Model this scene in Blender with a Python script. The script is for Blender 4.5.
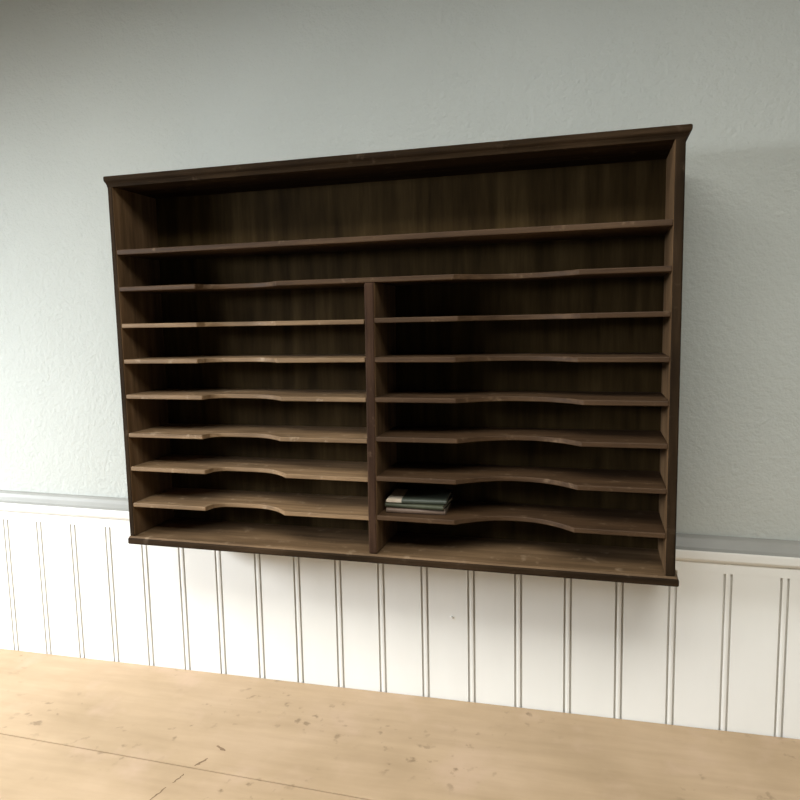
import bpy, bmesh, math, random
from mathutils import Vector, Matrix
random.seed(4)
S = bpy.context.scene
C = S.collection
for o in list(bpy.data.objects):
    bpy.data.objects.remove(o)

# ------------------------------------------------------------------ camera
CAM = dict(loc=(0.3578, -1.3827, 0.4419), yaw=0.2462, pitch=-0.11257, roll=-0.02026, f=694.85)
cd = bpy.data.cameras.new('camera')
cam = bpy.data.objects.new('camera', cd)
C.objects.link(cam)
S.camera = cam
cd.sensor_fit = 'HORIZONTAL'
cd.sensor_width = 36.0
cd.lens = CAM['f'] / 800.0 * 36.0
cd.clip_start = 0.02
_a, _b, _r = CAM['yaw'], CAM['pitch'], CAM['roll']
_F = Vector((-math.sin(_a)*math.cos(_b), math.cos(_a)*math.cos(_b), math.sin(_b)))
_R = Vector((math.cos(_a), math.sin(_a), 0))
_U = _R.cross(_F)
_R2 = _R*math.cos(_r) + _U*math.sin(_r)
_U2 = -_R*math.sin(_r) + _U*math.cos(_r)
m = Matrix((_R2, _U2, -_F)).transposed().to_4x4()
m.translation = Vector(CAM['loc'])
cam.matrix_world = m

# ------------------------------------------------------------------ world, light, exposure
S.view_settings.view_transform = 'Standard'
S.view_settings.look = 'None'
S.view_settings.gamma = 1.0
S.view_settings.use_curve_mapping = False
S.view_settings.exposure = 0.03
w = bpy.data.worlds.new('world')
S.world = w
w.use_nodes = True
w.node_tree.nodes['Background'].inputs['Color'].default_value = (0.75, 0.85, 1.0, 1)
w.node_tree.nodes['Background'].inputs['Strength'].default_value = 0.6

# the daylight that falls in through the window of the left wall
WIN = dict(y0=-1.90, y1=-0.45, z0=-0.25, z1=0.83)
FILL = dict(x0=-1.1, x1=1.2, y0=-1.95, y1=-0.95)      # ceiling opening added for the overhead fill lamp
LX = -1.9                      # inner face of the left wall
def area(name, loc, target, sx, sy, power, col):
    l = bpy.data.lights.new(name, 'AREA')
    l.shape = 'RECTANGLE'
    l.size, l.size_y, l.energy, l.color = sx, sy, power, col
    o = bpy.data.objects.new(name, l)
    C.objects.link(o)
    o.location = loc
    o.rotation_euler = (Vector(target) - Vector(loc)).to_track_quat('-Z', 'Y').to_euler()
    return o
area('window_daylight', (-2.4, -1.35, 0.92), (0.0, -0.45, -0.15), 1.25, 0.65, 172, (0.89, 0.945, 1.0))
area('overhead_fill', (0.05, -1.6, 1.85), (0.1, -1.1, 0.0), 2.3, 1.0, 72, (1.0, 1.0, 0.95))  # overhead area lamp added as ambient fill

# ------------------------------------------------------------------ materials
def mat(name):
    M = bpy.data.materials.new(name)
    M.use_nodes = True
    nt = M.node_tree
    return M, nt, nt.nodes['Principled BSDF'], nt.nodes.new('ShaderNodeTexCoord')
def nn(nt, t, **kw):
    n = nt.nodes.new(t)
    for k, v in kw.items():
        if k in n.inputs: n.inputs[k].default_value = v
        else: setattr(n, k, v)
    return n
def ramp(nt, src, stops):
    r = nt.nodes.new('ShaderNodeValToRGB')
    e = r.color_ramp.elements
    while len(e) < len(stops): e.new(0.5)
    for i, (p, c) in enumerate(stops):
        e[i].position = p
        e[i].color = (*c, 1)
    nt.links.new(src, r.inputs[0])
    return r.outputs[0]
def mapping(nt, tc, scale):
    mp = nn(nt, 'ShaderNodeMapping')
    mp.inputs['Scale'].default_value = scale
    nt.links.new(tc.outputs['Object'], mp.inputs[0])
    return mp.outputs[0]
def noise(nt, vec, scale, detail=4, rough=0.55):
    n = nn(nt, 'ShaderNodeTexNoise', Scale=scale, Detail=detail, Roughness=rough)
    nt.links.new(vec, n.inputs['Vector'])
    return n.outputs['Fac']
def mixc(nt, fac, a, b, mode='MIX'):
    x = nn(nt, 'ShaderNodeMix', data_type='RGBA', blend_type=mode)
    for k, v in ((0, fac), (6, a), (7, b)):
        if isinstance(v, (tuple, float, int)):
            x.inputs[k].default_value = (*v, 1) if isinstance(v, tuple) else v
        else:
            nt.links.new(v, x.inputs[k])
    return x.outputs[2]
def bump(nt, bsdf, h, strength, dist):
    b = nn(nt, 'ShaderNodeBump', Strength=strength, Distance=dist)
    nt.links.new(h, b.inputs['Height'])
    nt.links.new(b.outputs[0], bsdf.inputs['Normal'])

def wood(name, dark, mid, light, scale, rough=0.6, wear=None, spec=0.3):
    """scale: noise stretch, small along the grain"""
    M, nt, bs, tc = mat(name)
    v = mapping(nt, tc, scale)
    f1 = noise(nt, v, 1.0, 8, 0.62)
    col = ramp(nt, f1, [(0.30, dark), (0.52, mid), (0.74, light)])
    v2 = mapping(nt, tc, (1, 1, 1))
    f2 = noise(nt, v2, 5.0, 3)
    col = mixc(nt, 1.0, col, ramp(nt, f2, [(0.3, (0.72, 0.70, 0.68)), (0.7, (1.15, 1.13, 1.1))]), 'MULTIPLY')
    if wear:
        f3 = noise(nt, v2, 38.0, 4, 0.6)
        col = mixc(nt, ramp(nt, f3, [(0.60, (0, 0, 0)), (0.72, (0.7, 0.7, 0.7))]), col, wear)
    nt.links.new(col, bs.inputs['Base Color'])
    bs.inputs['Roughness'].default_value = rough
    bs.inputs['Specular IOR Level'].default_value = spec
    bump(nt, bs, f1, 0.25, 0.002)
    return M

def plaster(name, c1, c2, bstr):
    M, nt, bs, tc = mat(name)
    v = mapping(nt, tc, (1, 1, 1))
    col = ramp(nt, noise(nt, v, 2.2, 3), [(0.3, c1), (0.7, c2)])
    nt.links.new(col, bs.inputs['Base Color'])
    bs.inputs['Roughness'].default_value = 0.9
    bs.inputs['Specular IOR Level'].default_value = 0.15
    bump(nt, bs, noise(nt, v, 110, 3, 0.6), bstr, 0.004)
    return M
def paint(name, c1, c2, rough=0.45):
    M, nt, bs, tc = mat(name)
    v = mapping(nt, tc, (6, 6, 1.5))
    nt.links.new(ramp(nt, noise(nt, v, 1.5, 4), [(0.3, c1), (0.7, c2)]), bs.inputs['Base Color'])
    bs.inputs['Roughness'].default_value = rough
    bs.inputs['Specular IOR Level'].default_value = 0.35
    bump(nt, bs, noise(nt, v, 8, 3), 0.08, 0.002)
    return M

M_plaster = plaster('wall_plaster', (0.465, 0.480, 0.445), (0.505, 0.520, 0.485), 0.6)
M_ceiling = plaster('ceiling_plaster', (0.68, 0.67, 0.64), (0.72, 0.71, 0.68), 0.2)
M_white = paint('cream_white_paint', (0.80, 0.79, 0.745), (0.84, 0.83, 0.79))
M_floor = wood('floor_boards', (0.10, 0.065, 0.04), (0.16, 0.11, 0.07), (0.22, 0.16, 0.10), (2, 30, 30), 0.5)
# grain along x for shelves, along z for uprights
M_stain_x = wood('dark_stained_wood_lengthwise', (0.012, 0.007, 0.0035), (0.026, 0.0155, 0.0075), (0.048, 0.029, 0.0155), (5, 60, 60), 0.75, wear=(0.07, 0.048, 0.03), spec=0.06)
M_stain_z = wood('dark_stained_wood_upright', (0.012, 0.007, 0.0035), (0.026, 0.0155, 0.0075), (0.048, 0.029, 0.0155), (60, 60, 5), 0.75, wear=(0.07, 0.048, 0.03), spec=0.06)
M_shelf = wood('worn_shelf_wood', (0.125, 0.077, 0.038), (0.205, 0.130, 0.068), (0.30, 0.198, 0.110), (5, 70, 70), 0.6, wear=(0.40, 0.30, 0.20))
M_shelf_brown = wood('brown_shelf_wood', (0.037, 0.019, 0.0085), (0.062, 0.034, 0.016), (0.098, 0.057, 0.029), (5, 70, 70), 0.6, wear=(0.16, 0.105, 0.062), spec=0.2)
M_post = wood('reddish_brown_upright_wood', (0.020, 0.010, 0.0055), (0.041, 0.021, 0.012), (0.072, 0.040, 0.024), (70, 70, 5), 0.7, wear=(0.13, 0.08, 0.05), spec=0.08)
M_bottom = wood('worn_bottom_board_wood', (0.085, 0.052, 0.026), (0.140, 0.087, 0.045), (0.205, 0.132, 0.073), (5, 70, 70), 0.65, wear=(0.26, 0.18, 0.11), spec=0.15)
M_inner = wood('bare_brown_wood_inside', (0.075, 0.043, 0.020), (0.140, 0.083, 0.041), (0.21, 0.130, 0.068), (60, 60, 5), 0.65, spec=0.15)
M_rail = paint('grey_rail_cap', (0.27, 0.265, 0.24), (0.31, 0.305, 0.28))
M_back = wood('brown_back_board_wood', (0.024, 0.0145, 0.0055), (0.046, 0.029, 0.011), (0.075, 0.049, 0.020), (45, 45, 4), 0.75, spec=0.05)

# table top: worn buff paint with cracks, knocks and scuffs of their own shapes
def table_material():
    M, nt, bs, tc = mat('worn_buff_painted_wood')
    v = mapping(nt, tc, (1, 1, 1))
    col = ramp(nt, noise(nt, v, 4.0, 5), [(0.28, (0.365, 0.258, 0.152)), (0.5, (0.425, 0.303, 0.186)), (0.72, (0.475, 0.342, 0.222))])
    vg = mapping(nt, tc, (6, 45, 45))
    col = mixc(nt, 1.0, col, ramp(nt, noise(nt, vg, 1, 6), [(0.3, (0.92, 0.91, 0.89)), (0.7, (1.05, 1.05, 1.05))]), 'MULTIPLY')
    # pinkish rubbed patches
    col = mixc(nt, ramp(nt, noise(nt, v, 9.0, 4), [(0.55, (0, 0, 0)), (0.75, (0.5, 0.5, 0.5))]), col, (0.51, 0.36, 0.255))
    # scattered dark knocks
    k = noise(nt, v, 42.0, 3, 0.5)
    big = noise(nt, v, 6.0, 2)
    kk = nn(nt, 'ShaderNodeMath', operation='MULTIPLY')
    nt.links.new(ramp(nt, k, [(0.61, (0, 0, 0)), (0.69, (1, 1, 1))]), kk.inputs[0])
    nt.links.new(ramp(nt, big, [(0.50, (0, 0, 0)), (0.62, (0.8, 0.8, 0.8))]), kk.inputs[1])
    col = mixc(nt, kk.outputs[0], col, (0.22, 0.15, 0.085))
    nt.links.new(col, bs.inputs['Base Color'])
    bs.inputs['Roughness'].default_value = 0.55
    bs.inputs['Specular IOR Level'].default_value = 0.3
    bump(nt, bs, k, 0.1, 0.002)
    return M
M_table = table_material()
M_groove = paint('darker_groove_paint', (0.58, 0.555, 0.50), (0.66, 0.635, 0.58), 0.8)
M_gap = paint('dark_wood_mark', (0.16, 0.10, 0.055), (0.24, 0.155, 0.09), 0.8)
M_cover = paint('grey_green_cover', (0.036, 0.042, 0.030), (0.055, 0.062, 0.046), 0.45)
M_cover2 = paint('olive_cover', (0.034, 0.036, 0.018), (0.052, 0.055, 0.030), 0.5)
M_cover3 = paint('brown_cover', (0.10, 0.065, 0.045), (0.15, 0.10, 0.07), 0.5)
M_pages = paint('aged_paper', (0.50, 0.42, 0.32), (0.60, 0.51, 0.40), 0.8)

# ------------------------------------------------------------------ mesh helpers
def obj(name, bm, material, parent=None, smooth=False, bevel=None, segs=2):
    bmesh.ops.recalc_face_normals(bm, faces=bm.faces)
    me = bpy.data.meshes.new(name)
    bm.to_mesh(me)
    bm.free()
    o = bpy.data.objects.new(name, me)
    C.objects.link(o)
    me.materials.append(material)
    if parent: o.parent = parent
    if smooth:
        for p in me.polygons: p.use_smooth = True
    if bevel:
        b = o.modifiers.new('bevel', 'BEVEL')
        b.width, b.segments, b.limit_method = bevel, segs, 'ANGLE'
        b.angle_limit = math.radians(40)
    return o
def box(bm, x0, x1, y0, y1, z0, z1):
    vs = [bm.verts.new((x, y, z)) for x in (x0, x1) for y in (y0, y1) for z in (z0, z1)]
    for f in ((0,1,3,2), (4,6,7,5), (0,4,5,1), (2,3,7,6), (0,2,6,4), (1,5,7,3)):
        bm.faces.new([vs[i] for i in f])
def prism(bm, pts, axis, a, b):
    """close polygon pts (2D) extruded along axis from a to b"""
    def P(p, t):
        if axis == 'x': return (t, p[0], p[1])
        if axis == 'z': return (p[0], p[1], t)
        return (p[0], t, p[1])
    A = [bm.verts.new(P(p, a)) for p in pts]
    B = [bm.verts.new(P(p, b)) for p in pts]
    n = len(pts)
    for i in range(n):
        bm.faces.new((A[i], A[(i+1) % n], B[(i+1) % n], B[i]))
    bm.faces.new(A[::-1])
    bm.faces.new(B)
def structure(o):
    o['kind'] = 'structure'
    return o
def tag(o, label, cat, group=None):
    o['label'], o['category'] = label, cat
    if group: o['group'] = group
    return o
def empty(name, loc, rz=0):
    o = bpy.data.objects.new(name, None)
    C.objects.link(o)
    o.location = loc
    o.rotation_euler = (0, 0, rz)
    o.empty_display_size = 0.1
    return o

# ------------------------------------------------------------------ room shell
FL, CE = -1.127, 1.45           # floor, ceiling
RX, FY, WY = 2.6, -3.6, 0.022   # right wall, wall behind the camera, plaster face of the back wall
T = 0.12
b = bmesh.new(); box(b, LX-T, RX+T, FY-T, WY+T, FL-T, FL); structure(obj('floor', b, M_floor))
b = bmesh.new()
box(b, LX-T, FILL['x0'], FY-T, WY+T, CE, CE+T); box(b, FILL['x1'], RX+T, FY-T, WY+T, CE, CE+T)
box(b, FILL['x0'], FILL['x1'], FY-T, FILL['y0'], CE, CE+T); box(b, FILL['x0'], FILL['x1'], FILL['y1'], WY+T, CE, CE+T)
structure(obj('ceiling', b, M_ceiling))
b = bmesh.new(); box(b, LX-T, RX+T, WY, WY+T, FL, CE); structure(obj('wall_back', b, M_plaster))
b = bmesh.new(); box(b, LX-T, RX+T, FY-T, FY, FL, CE); structure(obj('wall_front', b, M_plaster))
b = bmesh.new()
x0, x1, y0, y1 = FILL['x0'], FILL['x1'], FILL['y0'], FILL['y1']
box(b, x0, x0+0.05, y0, y1, CE+.04, CE+.09); box(b, x1-0.05, x1, y0, y1, CE+.04, CE+.09)
box(b, x0+.05, x1-.05, y0, y0+.05, CE+.04, CE+.09); box(b, x0+.05, x1-.05, y1-.05, y1, CE+.04, CE+.09)
structure(obj('fill_opening', b, M_white, bevel=0.004))  # white frame of the added fill lamp opening
b = bmesh.new(); box(b, RX, RX+T, FY, WY, FL, CE); structure(obj('wall_right', b, M_plaster))
b = bmesh.new()
box(b, LX-T, LX, FY, WIN['y0'], FL, CE)
box(b, LX-T, LX, WIN['y1'], WY, FL, CE)
box(b, LX-T, LX, WIN['y0'], WIN['y1'], FL, WIN['z0'])
box(b, LX-T, LX, WIN['y0'], WIN['y1'], WIN['z1'], CE)
structure(obj('wall_left', b, M_plaster))
b = bmesh.new()
y0, y1, z0, z1 = WIN['y0'], WIN['y1'], WIN['z0'], WIN['z1']
xa, xb = LX-0.09, LX-0.04
box(b, xa, xb, y0, y0+0.05, z0, z1); box(b, xa, xb, y1-0.05, y1, z0, z1)
box(b, xa, xb, y0+0.05, y1-0.05, z0, z0+0.05); box(b, xa, xb, y0+0.05, y1-0.05, z1-0.05, z1)
structure(obj('window_1', b, M_white, bevel=0.004))

# beadboard wainscot: one profile (x, y) drawn upwards
GX = [-0.7095, -0.6137, -0.5175, -0.4244, -0.3270, -0.2333, -0.1370, -0.0400, 0.0553, 0.1545, 0.2512, 0.3500, 0.4490, 0.5470]
gx = [GX[0] - 0.0965*k for k in range(12, 0, -1)] + GX + [GX[-1] + 0.098*k for k in range(1, 21)]
gx = [x for x in gx if LX + 0.03 < x < RX - 0.03]
prof = [(LX, 0.0)]
def groove(xc):
    g, d, h = 0.0021, 0.0050, 0.0060
    out = []
    for c in (xc-h, xc+h):
        if c > xc:      # rounded bead between the two grooves
            out += [(xc-h+g+0.0012, -0.0002), (xc, -0.0005), (xc+h-g-0.0012, -0.0002)]
        out += [(c-g, 0.0), (c-g*0.6, d), (c+g*0.6, d), (c+g, 0.0)]
    return out
for x in gx: prof += groove(x)
prof += [(RX, 0.0), (RX, WY), (LX, WY)]
GT = -0.0080                    # top of the grooves
b = bmesh.new(); prism(b, prof, 'z', FL, GT)
bb = structure(obj('trim_1', b, M_white))
bb.data.materials.append(M_groove)  # groove faces take a darker grey-beige than the boards
for p in bb.data.polygons:
    if 0.0012 < p.center.y < 0.012 and abs(p.normal.z) < 0.5 and LX + 0.01 < p.center.x < RX - 0.01: p.material_index = 1
# capped rail over it; tilted a little, as old rails are
def rail():
    b = bmesh.new()
    pr = [(WY, -0.0317), (-0.0004, -0.0317), (-0.0004, -0.0135), (0.0008, -0.0125), (0.0008, -0.0105), (-0.0040, -0.0095),
          (-0.0075, -0.0040), (-0.0080, 0.0090), (-0.0074, 0.0120), (0.0000, 0.0160), (0.0060, 0.0240), (0.0100, 0.0310), (0.0150, 0.0345), (WY, 0.0355)]
    prism(b, pr, 'x', LX, RX)
    return structure(obj('trim_2', b, M_white))
rl = rail()
rl.data.materials.append(M_rail)  # upper faces of the rail in a darker grey
for p in rl.data.polygons:
    if p.center.z > 0.0121 and p.center.y < WY - 0.0005 and abs(p.normal.x) < 0.5: p.material_index = 1
for v in rl.data.vertices: v.co.z += 0.0041 - 0.0143*(v.co.x + 0.69)

# ------------------------------------------------------------------ the wall cabinet of pigeonholes
W, H = 1.06, 0.7353
TH, DP = 0.016, 0.148           # board thickness, depth
CO = (-0.5350, -0.1576, 0.0)
cab = empty('pigeonhole_cabinet', CO, -0.0304)
tag(cab, 'dark brown wooden wall cabinet of open pigeonhole shelves hung above white panelling', 'cabinet')
BK = DP - 0.007                 # face of the back board
# uprights
def upright(name, x0, x1, z0, z1, y0=0.0, y1=BK):
    b = bmesh.new(); box(b, x0, x1, y0, y1, z0, z1)
    return obj(name, b, M_stain_z, cab, bevel=0.0022)
ZB, ZT = 0.010, H - 0.012
def bare(o, sides):             # inner faces are bare wood
    o.data.materials.append(M_inner)
    for p in o.data.polygons:
        if p.normal.x*sides > 0.5 or (sides == 0 and abs(p.normal.x) > 0.5): p.material_index = 1
TL = 0.0115                      # the left side is the thinner board
bare(upright('side_panel', 0.0, TL, ZB, ZT, 0, DP), 1)
bare(upright('side_panel', W-TH, W, ZB, ZT, 0, DP), -1)
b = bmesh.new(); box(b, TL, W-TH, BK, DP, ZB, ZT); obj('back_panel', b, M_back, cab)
# bottom and top boards overhang with a moulded front and ends
EX = (0.4, 1.3)                 # the mouldings stand out less at the ends than in front
def moulded(name, material, prof_out):
    """loops of (overhang, z): rectangular slab with profiled front and ends"""
    b = bmesh.new()
    loops = []
    for e, z in prof_out:
        loops.append([b.verts.new(p) for p in ((-e*EX[0], DP, z), (-e*EX[0], -e, z), (W+e*EX[1], -e, z), (W+e*EX[1], DP, z))])
    for A, B in zip(loops, loops[1:]):
        for i in range(4):
            b.faces.new((A[i], A[(i+1) % 4], B[(i+1) % 4], B[i]))
    b.faces.new(loops[0]); b.faces.new(loops[-1][::-1])
    return obj(name, b, material, cab)
moulded('top_board', M_stain_x, [(0.0, H-0.020), (0.0008, H-0.0165), (0.0025, H-0.0130), (0.0050, H-0.0105), (0.0062, H-0.0085), (0.0065, H-0.006), (0.0065, H-0.002), (0.0050, H)])
btm = moulded('bottom_board', M_stain_x, [(0.0030, -0.006), (0.0045, -0.004), (0.0045, 0.004), (0.0030, 0.0070), (0.0005, 0.010)])
btm.data.materials.append(M_bottom)     # its upper face is bare like the shelves
for p in btm.data.polygons:
    if p.normal.z > 0.5 and p.center.z > 0.0: p.material_index = 1
# the two top boards that run through, and the shelves of both columns
XD0, XD1 = 0.5245, 0.5400
def shelf(x0, x1, z, scoops, th=0.0085, lift=0.0, warp=0.0, material=None):
    """shelf board seen from above, its front edge cut by finger scoops (centre, width, depth, squareness)"""
    pts = []
    n = 0
    xs = [x0]
    for c, wd, d, p in scoops:
        for k in range(33):
            xs.append(c - wd/2 + wd*k/32)
    xs.append(x1)
    def front(x):
        y = 0.0012
        for c, wd, d, p in scoops:
            u = abs((x-c)/(wd/2))
            q = p[0] if x < c else p[1]
            if u < 1: y += d*(1-u**q)**(0.4 if q > 3 else 1)
        return y
    b = bmesh.new()
    lo, hi, lb, hb = [], [], [], []
    def zz(x): 
        s = (x-x0)/(x1-x0)
        return z + lift*(s-0.5) + warp*math.sin(math.pi*s)
    for x in xs:
        lo.append(b.verts.new((x, front(x), zz(x)-th/2))); hi.append(b.verts.new((x, front(x), zz(x)+th/2)))
        lb.append(b.verts.new((x, BK, zz(x)-th/2))); hb.append(b.verts.new((x, BK, zz(x)+th/2)))
    for i in range(len(xs)-1):
        b.faces.new((lo[i], lo[i+1], hi[i+1], hi[i])); b.faces.new((hi[i], hi[i+1], hb[i+1], hb[i]))
        b.faces.new((lb[i], hb[i], hb[i+1], lb[i+1])); b.faces.new((lo[i], lb[i], lb[i+1], lo[i+1]))
    b.faces.new((lo[0], hi[0], hb[0], lb[0])); b.faces.new((lo[-1], lb[-1], hb[-1], hi[-1]))
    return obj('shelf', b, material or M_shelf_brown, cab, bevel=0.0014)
LS = (0.268, 0.170, 0.036, (5.0, 2.4))
RS = (0.795, 0.210, 0.046, (2.0, 2.0))
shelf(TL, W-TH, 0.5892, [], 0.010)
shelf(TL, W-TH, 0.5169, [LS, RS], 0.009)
left_z = [0.4433, 0.3729, 0.3007, 0.2228, 0.1517, 0.0772]
right_z = [0.4448, 0.3728, 0.3004, 0.2288, 0.1539, 0.0791]
for i, z in enumerate(left_z):
    shelf(TL, XD0, z, [(LS[0]+random.uniform(-.004, .004), LS[1]+random.uniform(-.004, .006), LS[2]+random.uniform(-.004, .004), (5.0, 2.4))], 0.0085, random.uniform(-.002, .002), 0.0, M_shelf)
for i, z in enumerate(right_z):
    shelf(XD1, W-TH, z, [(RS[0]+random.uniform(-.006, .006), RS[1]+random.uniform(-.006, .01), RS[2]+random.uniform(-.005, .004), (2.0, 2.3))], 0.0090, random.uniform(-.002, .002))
dv = upright('divider', XD0, XD1, ZB, 0.5169-0.0045, 0.0, BK)
dv.data.materials[0] = M_post
dv.modifiers['bevel'].width = 0.003
bare(dv, 0)
for v in dv.data.vertices:
    k = (v.co.z - ZB)/0.5
    v.co.x = (0.5225 + 0.004*k) if v.co.x < 0.533 else (0.5390 + 0.007*k)
# hanging batten behind the cabinet that reaches the wall
b = bmesh.new()
sn = math.tan(0.0304)
yw = lambda x: (WY - CO[1])/math.cos(0.0304) + x*sn
prism(b, [(0.06, DP), (1.0, DP), (1.0, yw(1.0)-0.0005), (0.06, yw(0.06)-0.0005)], 'z', 0.60, 0.66)
obj('hanging_batten', b, M_stain_x, cab)

# ------------------------------------------------------------------ stack of thin old booklets in the right column
def booklet(name, x, y, z, L, D, th, rz, cover, label, shy=0.0):
    ca, sa = math.cos(-0.0304), math.sin(-0.0304)
    root = empty(name, (CO[0] + x*ca - y*sa, CO[1] + x*sa + y*ca, z), rz - 0.0304)
    tag(root, label, 'booklet', 'booklets in the pigeonhole')
    c = 0.0012
    b = bmesh.new()             # cover folded round the spine, which faces the front
    sec = [(D/2, 0), (-D/2+th/2, 0)]
    arc = [math.pi*k/8 for k in range(1, 8)]
    sec += [(-D/2+th/2-th/2*math.sin(t), th/2-th/2*math.cos(t)) for t in arc]
    sec += [(-D/2+th/2, th), (D/2, th), (D/2, th-c), (-D/2+th/2, th-c)]
    sec += [(-D/2+th/2-(th/2-c)*math.sin(t), th/2+(th/2-c)*math.cos(t)) for t in arc]
    sec += [(-D/2+th/2, c), (D/2, c)]
    prism(b, sec, 'x', -L/2+shy, L/2)
    obj('cover', b, cover, root)
    b = bmesh.new()             # page block, its pale end showing on the left
    box(b, -L/2+0.0015, L/2-0.002, -D/2+th/2, D/2-0.002, c, th-c)
    if shy: box(b, -L/2, -L/2+shy-0.0005, -D/2+0.004, -D/2+th/2, c+.001, th-c-.001)
    obj('pages', b, M_pages, root)
    return root
sz = 0.0791 + 0.0045
booklet('booklet', 0.606, 0.066, sz+0.0005, 0.112, 0.085, 0.010, 0.05, M_cover3, 'brownish booklet with a pale edge, lowest of the stack in the pigeonhole')
booklet('booklet', 0.607, 0.064, sz+0.0107, 0.112, 0.085, 0.009, -0.03, M_cover2, 'olive booklet lying between the brown and the grey-green booklet')
booklet('booklet', 0.606, 0.066, sz+0.0199, 0.114, 0.086, 0.009, 0.08, M_cover, 'grey-green booklet with a pale end, topmost of the small stack', 0.03)

# ------------------------------------------------------------------ table against the panelling
TZ = -0.3610
tab = empty('table', (0.0, -0.40, FL))
tag(tab, 'old wooden table with a worn buff painted top standing against the white panelling', 'table')
def at(x, y, z): return (x - tab.location.x, y - tab.location.y, z - tab.location.z)
TX0, TX1, TY0, TY1 = -1.5, 1.55, -0.86, -0.0025
JY = lambda x: -0.3385 - 0.035*(x + 0.0)       # joint between the boards
b = bmesh.new()
def slab(pts, z0, z1):
    q = [at(x, y, 0) for x, y in pts]
    prism(b, [(p[0], p[1]) for p in q], 'z', z0 - FL, z1 - FL)
g = 0.0015
XS = 0.10
slab([(TX0, JY(TX0)+g), (XS, JY(XS)+g), (TX1, JY(XS)+g-0.01), (TX1, TY1), (TX0, TY1)], TZ-0.028, TZ)
slab([(TX0, TY0), (TX1, TY0), (TX1, JY(XS)-g-0.01), (XS, JY(XS)-g), (TX0, JY(TX0)-g)], TZ-0.028, TZ)
top = obj('tabletop', b, M_table, tab)
b = bmesh.new()
def abox(x0, x1, y0, y1, z0, z1):
    p, q = at(x0, y0, z0), at(x1, y1, z1)
    box(b, p[0], q[0], p[1], q[1], p[2], q[2])
abox(TX0+.08, TX1-.08, TY0+.06, TY0+.08, TZ-.13, TZ-.028); abox(TX0+.08, TX1-.08, TY1-.07, TY1-.05, TZ-.13, TZ-.028)
abox(TX0+.06, TX0+.08, TY0+.06, TY1-.05, TZ-.13, TZ-.028); abox(TX1-.08, TX1-.06, TY0+.06, TY1-.05, TZ-.13, TZ-.028)
obj('apron', b, M_table, tab)
for x in (TX0+.085, TX1-.145):
    for y in (TY0+.085, TY1-.135):
        b = bmesh.new()
        p = at(x, y, 0)
        A = [b.verts.new((p[0]+i*.06, p[1]+j*.06, TZ-.028-FL)) for i, j in ((0,0),(1,0),(1,1),(0,1))]
        B = [b.verts.new((p[0]+.01+i*.04, p[1]+.01+j*.04, 0)) for i, j in ((0,0),(1,0),(1,1),(0,1))]
        for i in range(4): b.faces.new((A[i], A[(i+1) % 4], B[(i+1) % 4], B[i]))
        b.faces.new(A[::-1]); b.faces.new(B)
        obj('leg', b, M_table, tab)
# scratches and knocks in the top: thin dark chips of irregular outline
def chip(pts, wd):
    b = bmesh.new()
    L, R = [], []
    for i, (x, y) in enumerate(pts):
        a = pts[max(0, i-1)]; c = pts[min(len(pts)-1, i+1)]
        dx, dy = c[0]-a[0], c[1]-a[1]; n = math.hypot(dx, dy) or 1
        h = wd*(0.5+0.5*math.sin(math.pi*(i+0.5)/len(pts)))*random.uniform(.6, 1.2)/2
        p = at(x - dy/n*h, y + dx/n*h, TZ+0.0002); q = at(x + dy/n*h, y - dx/n*h, TZ+0.0002)
        L.append(b.verts.new(p)); R.append(b.verts.new(q))
    for i in range(len(pts)-1): b.faces.new((L[i], L[i+1], R[i+1], R[i]))
    return obj('scratch', b, M_gap, tab)
def line(x0, y0, x1, y1, n=7, j=0.0015):
    return [(x0+(x1-x0)*k/n+random.uniform(-j, j), y0+(y1-y0)*k/n+random.uniform(-j, j)) for k in range(n+1)]
chip(line(-0.300, -0.257, -0.278, -0.268), 0.007)
chip(line(-0.298, -0.296, -0.312, -0.322), 0.006)
chip(line(-0.318, -0.345, -0.324, -0.372), 0.003)
chip(line(-0.329, -0.385, -0.337, -0.420), 0.003)

# small nail in the panelling under the cabinet
b = bmesh.new()
bmesh.ops.create_cone(b, cap_ends=True, segments=12, radius1=0.0028, radius2=0.0020, depth=0.003)
bmesh.ops.rotate(b, verts=b.verts, cent=(0, 0, 0), matrix=Matrix.Rotation(math.radians(90), 3, 'X'))
nl = obj('nail', b, M_white)
nl.location = (0.113, -0.0014, -0.178)
tag(nl, 'small white painted nail head in the panelling below the cabinet', 'nail')
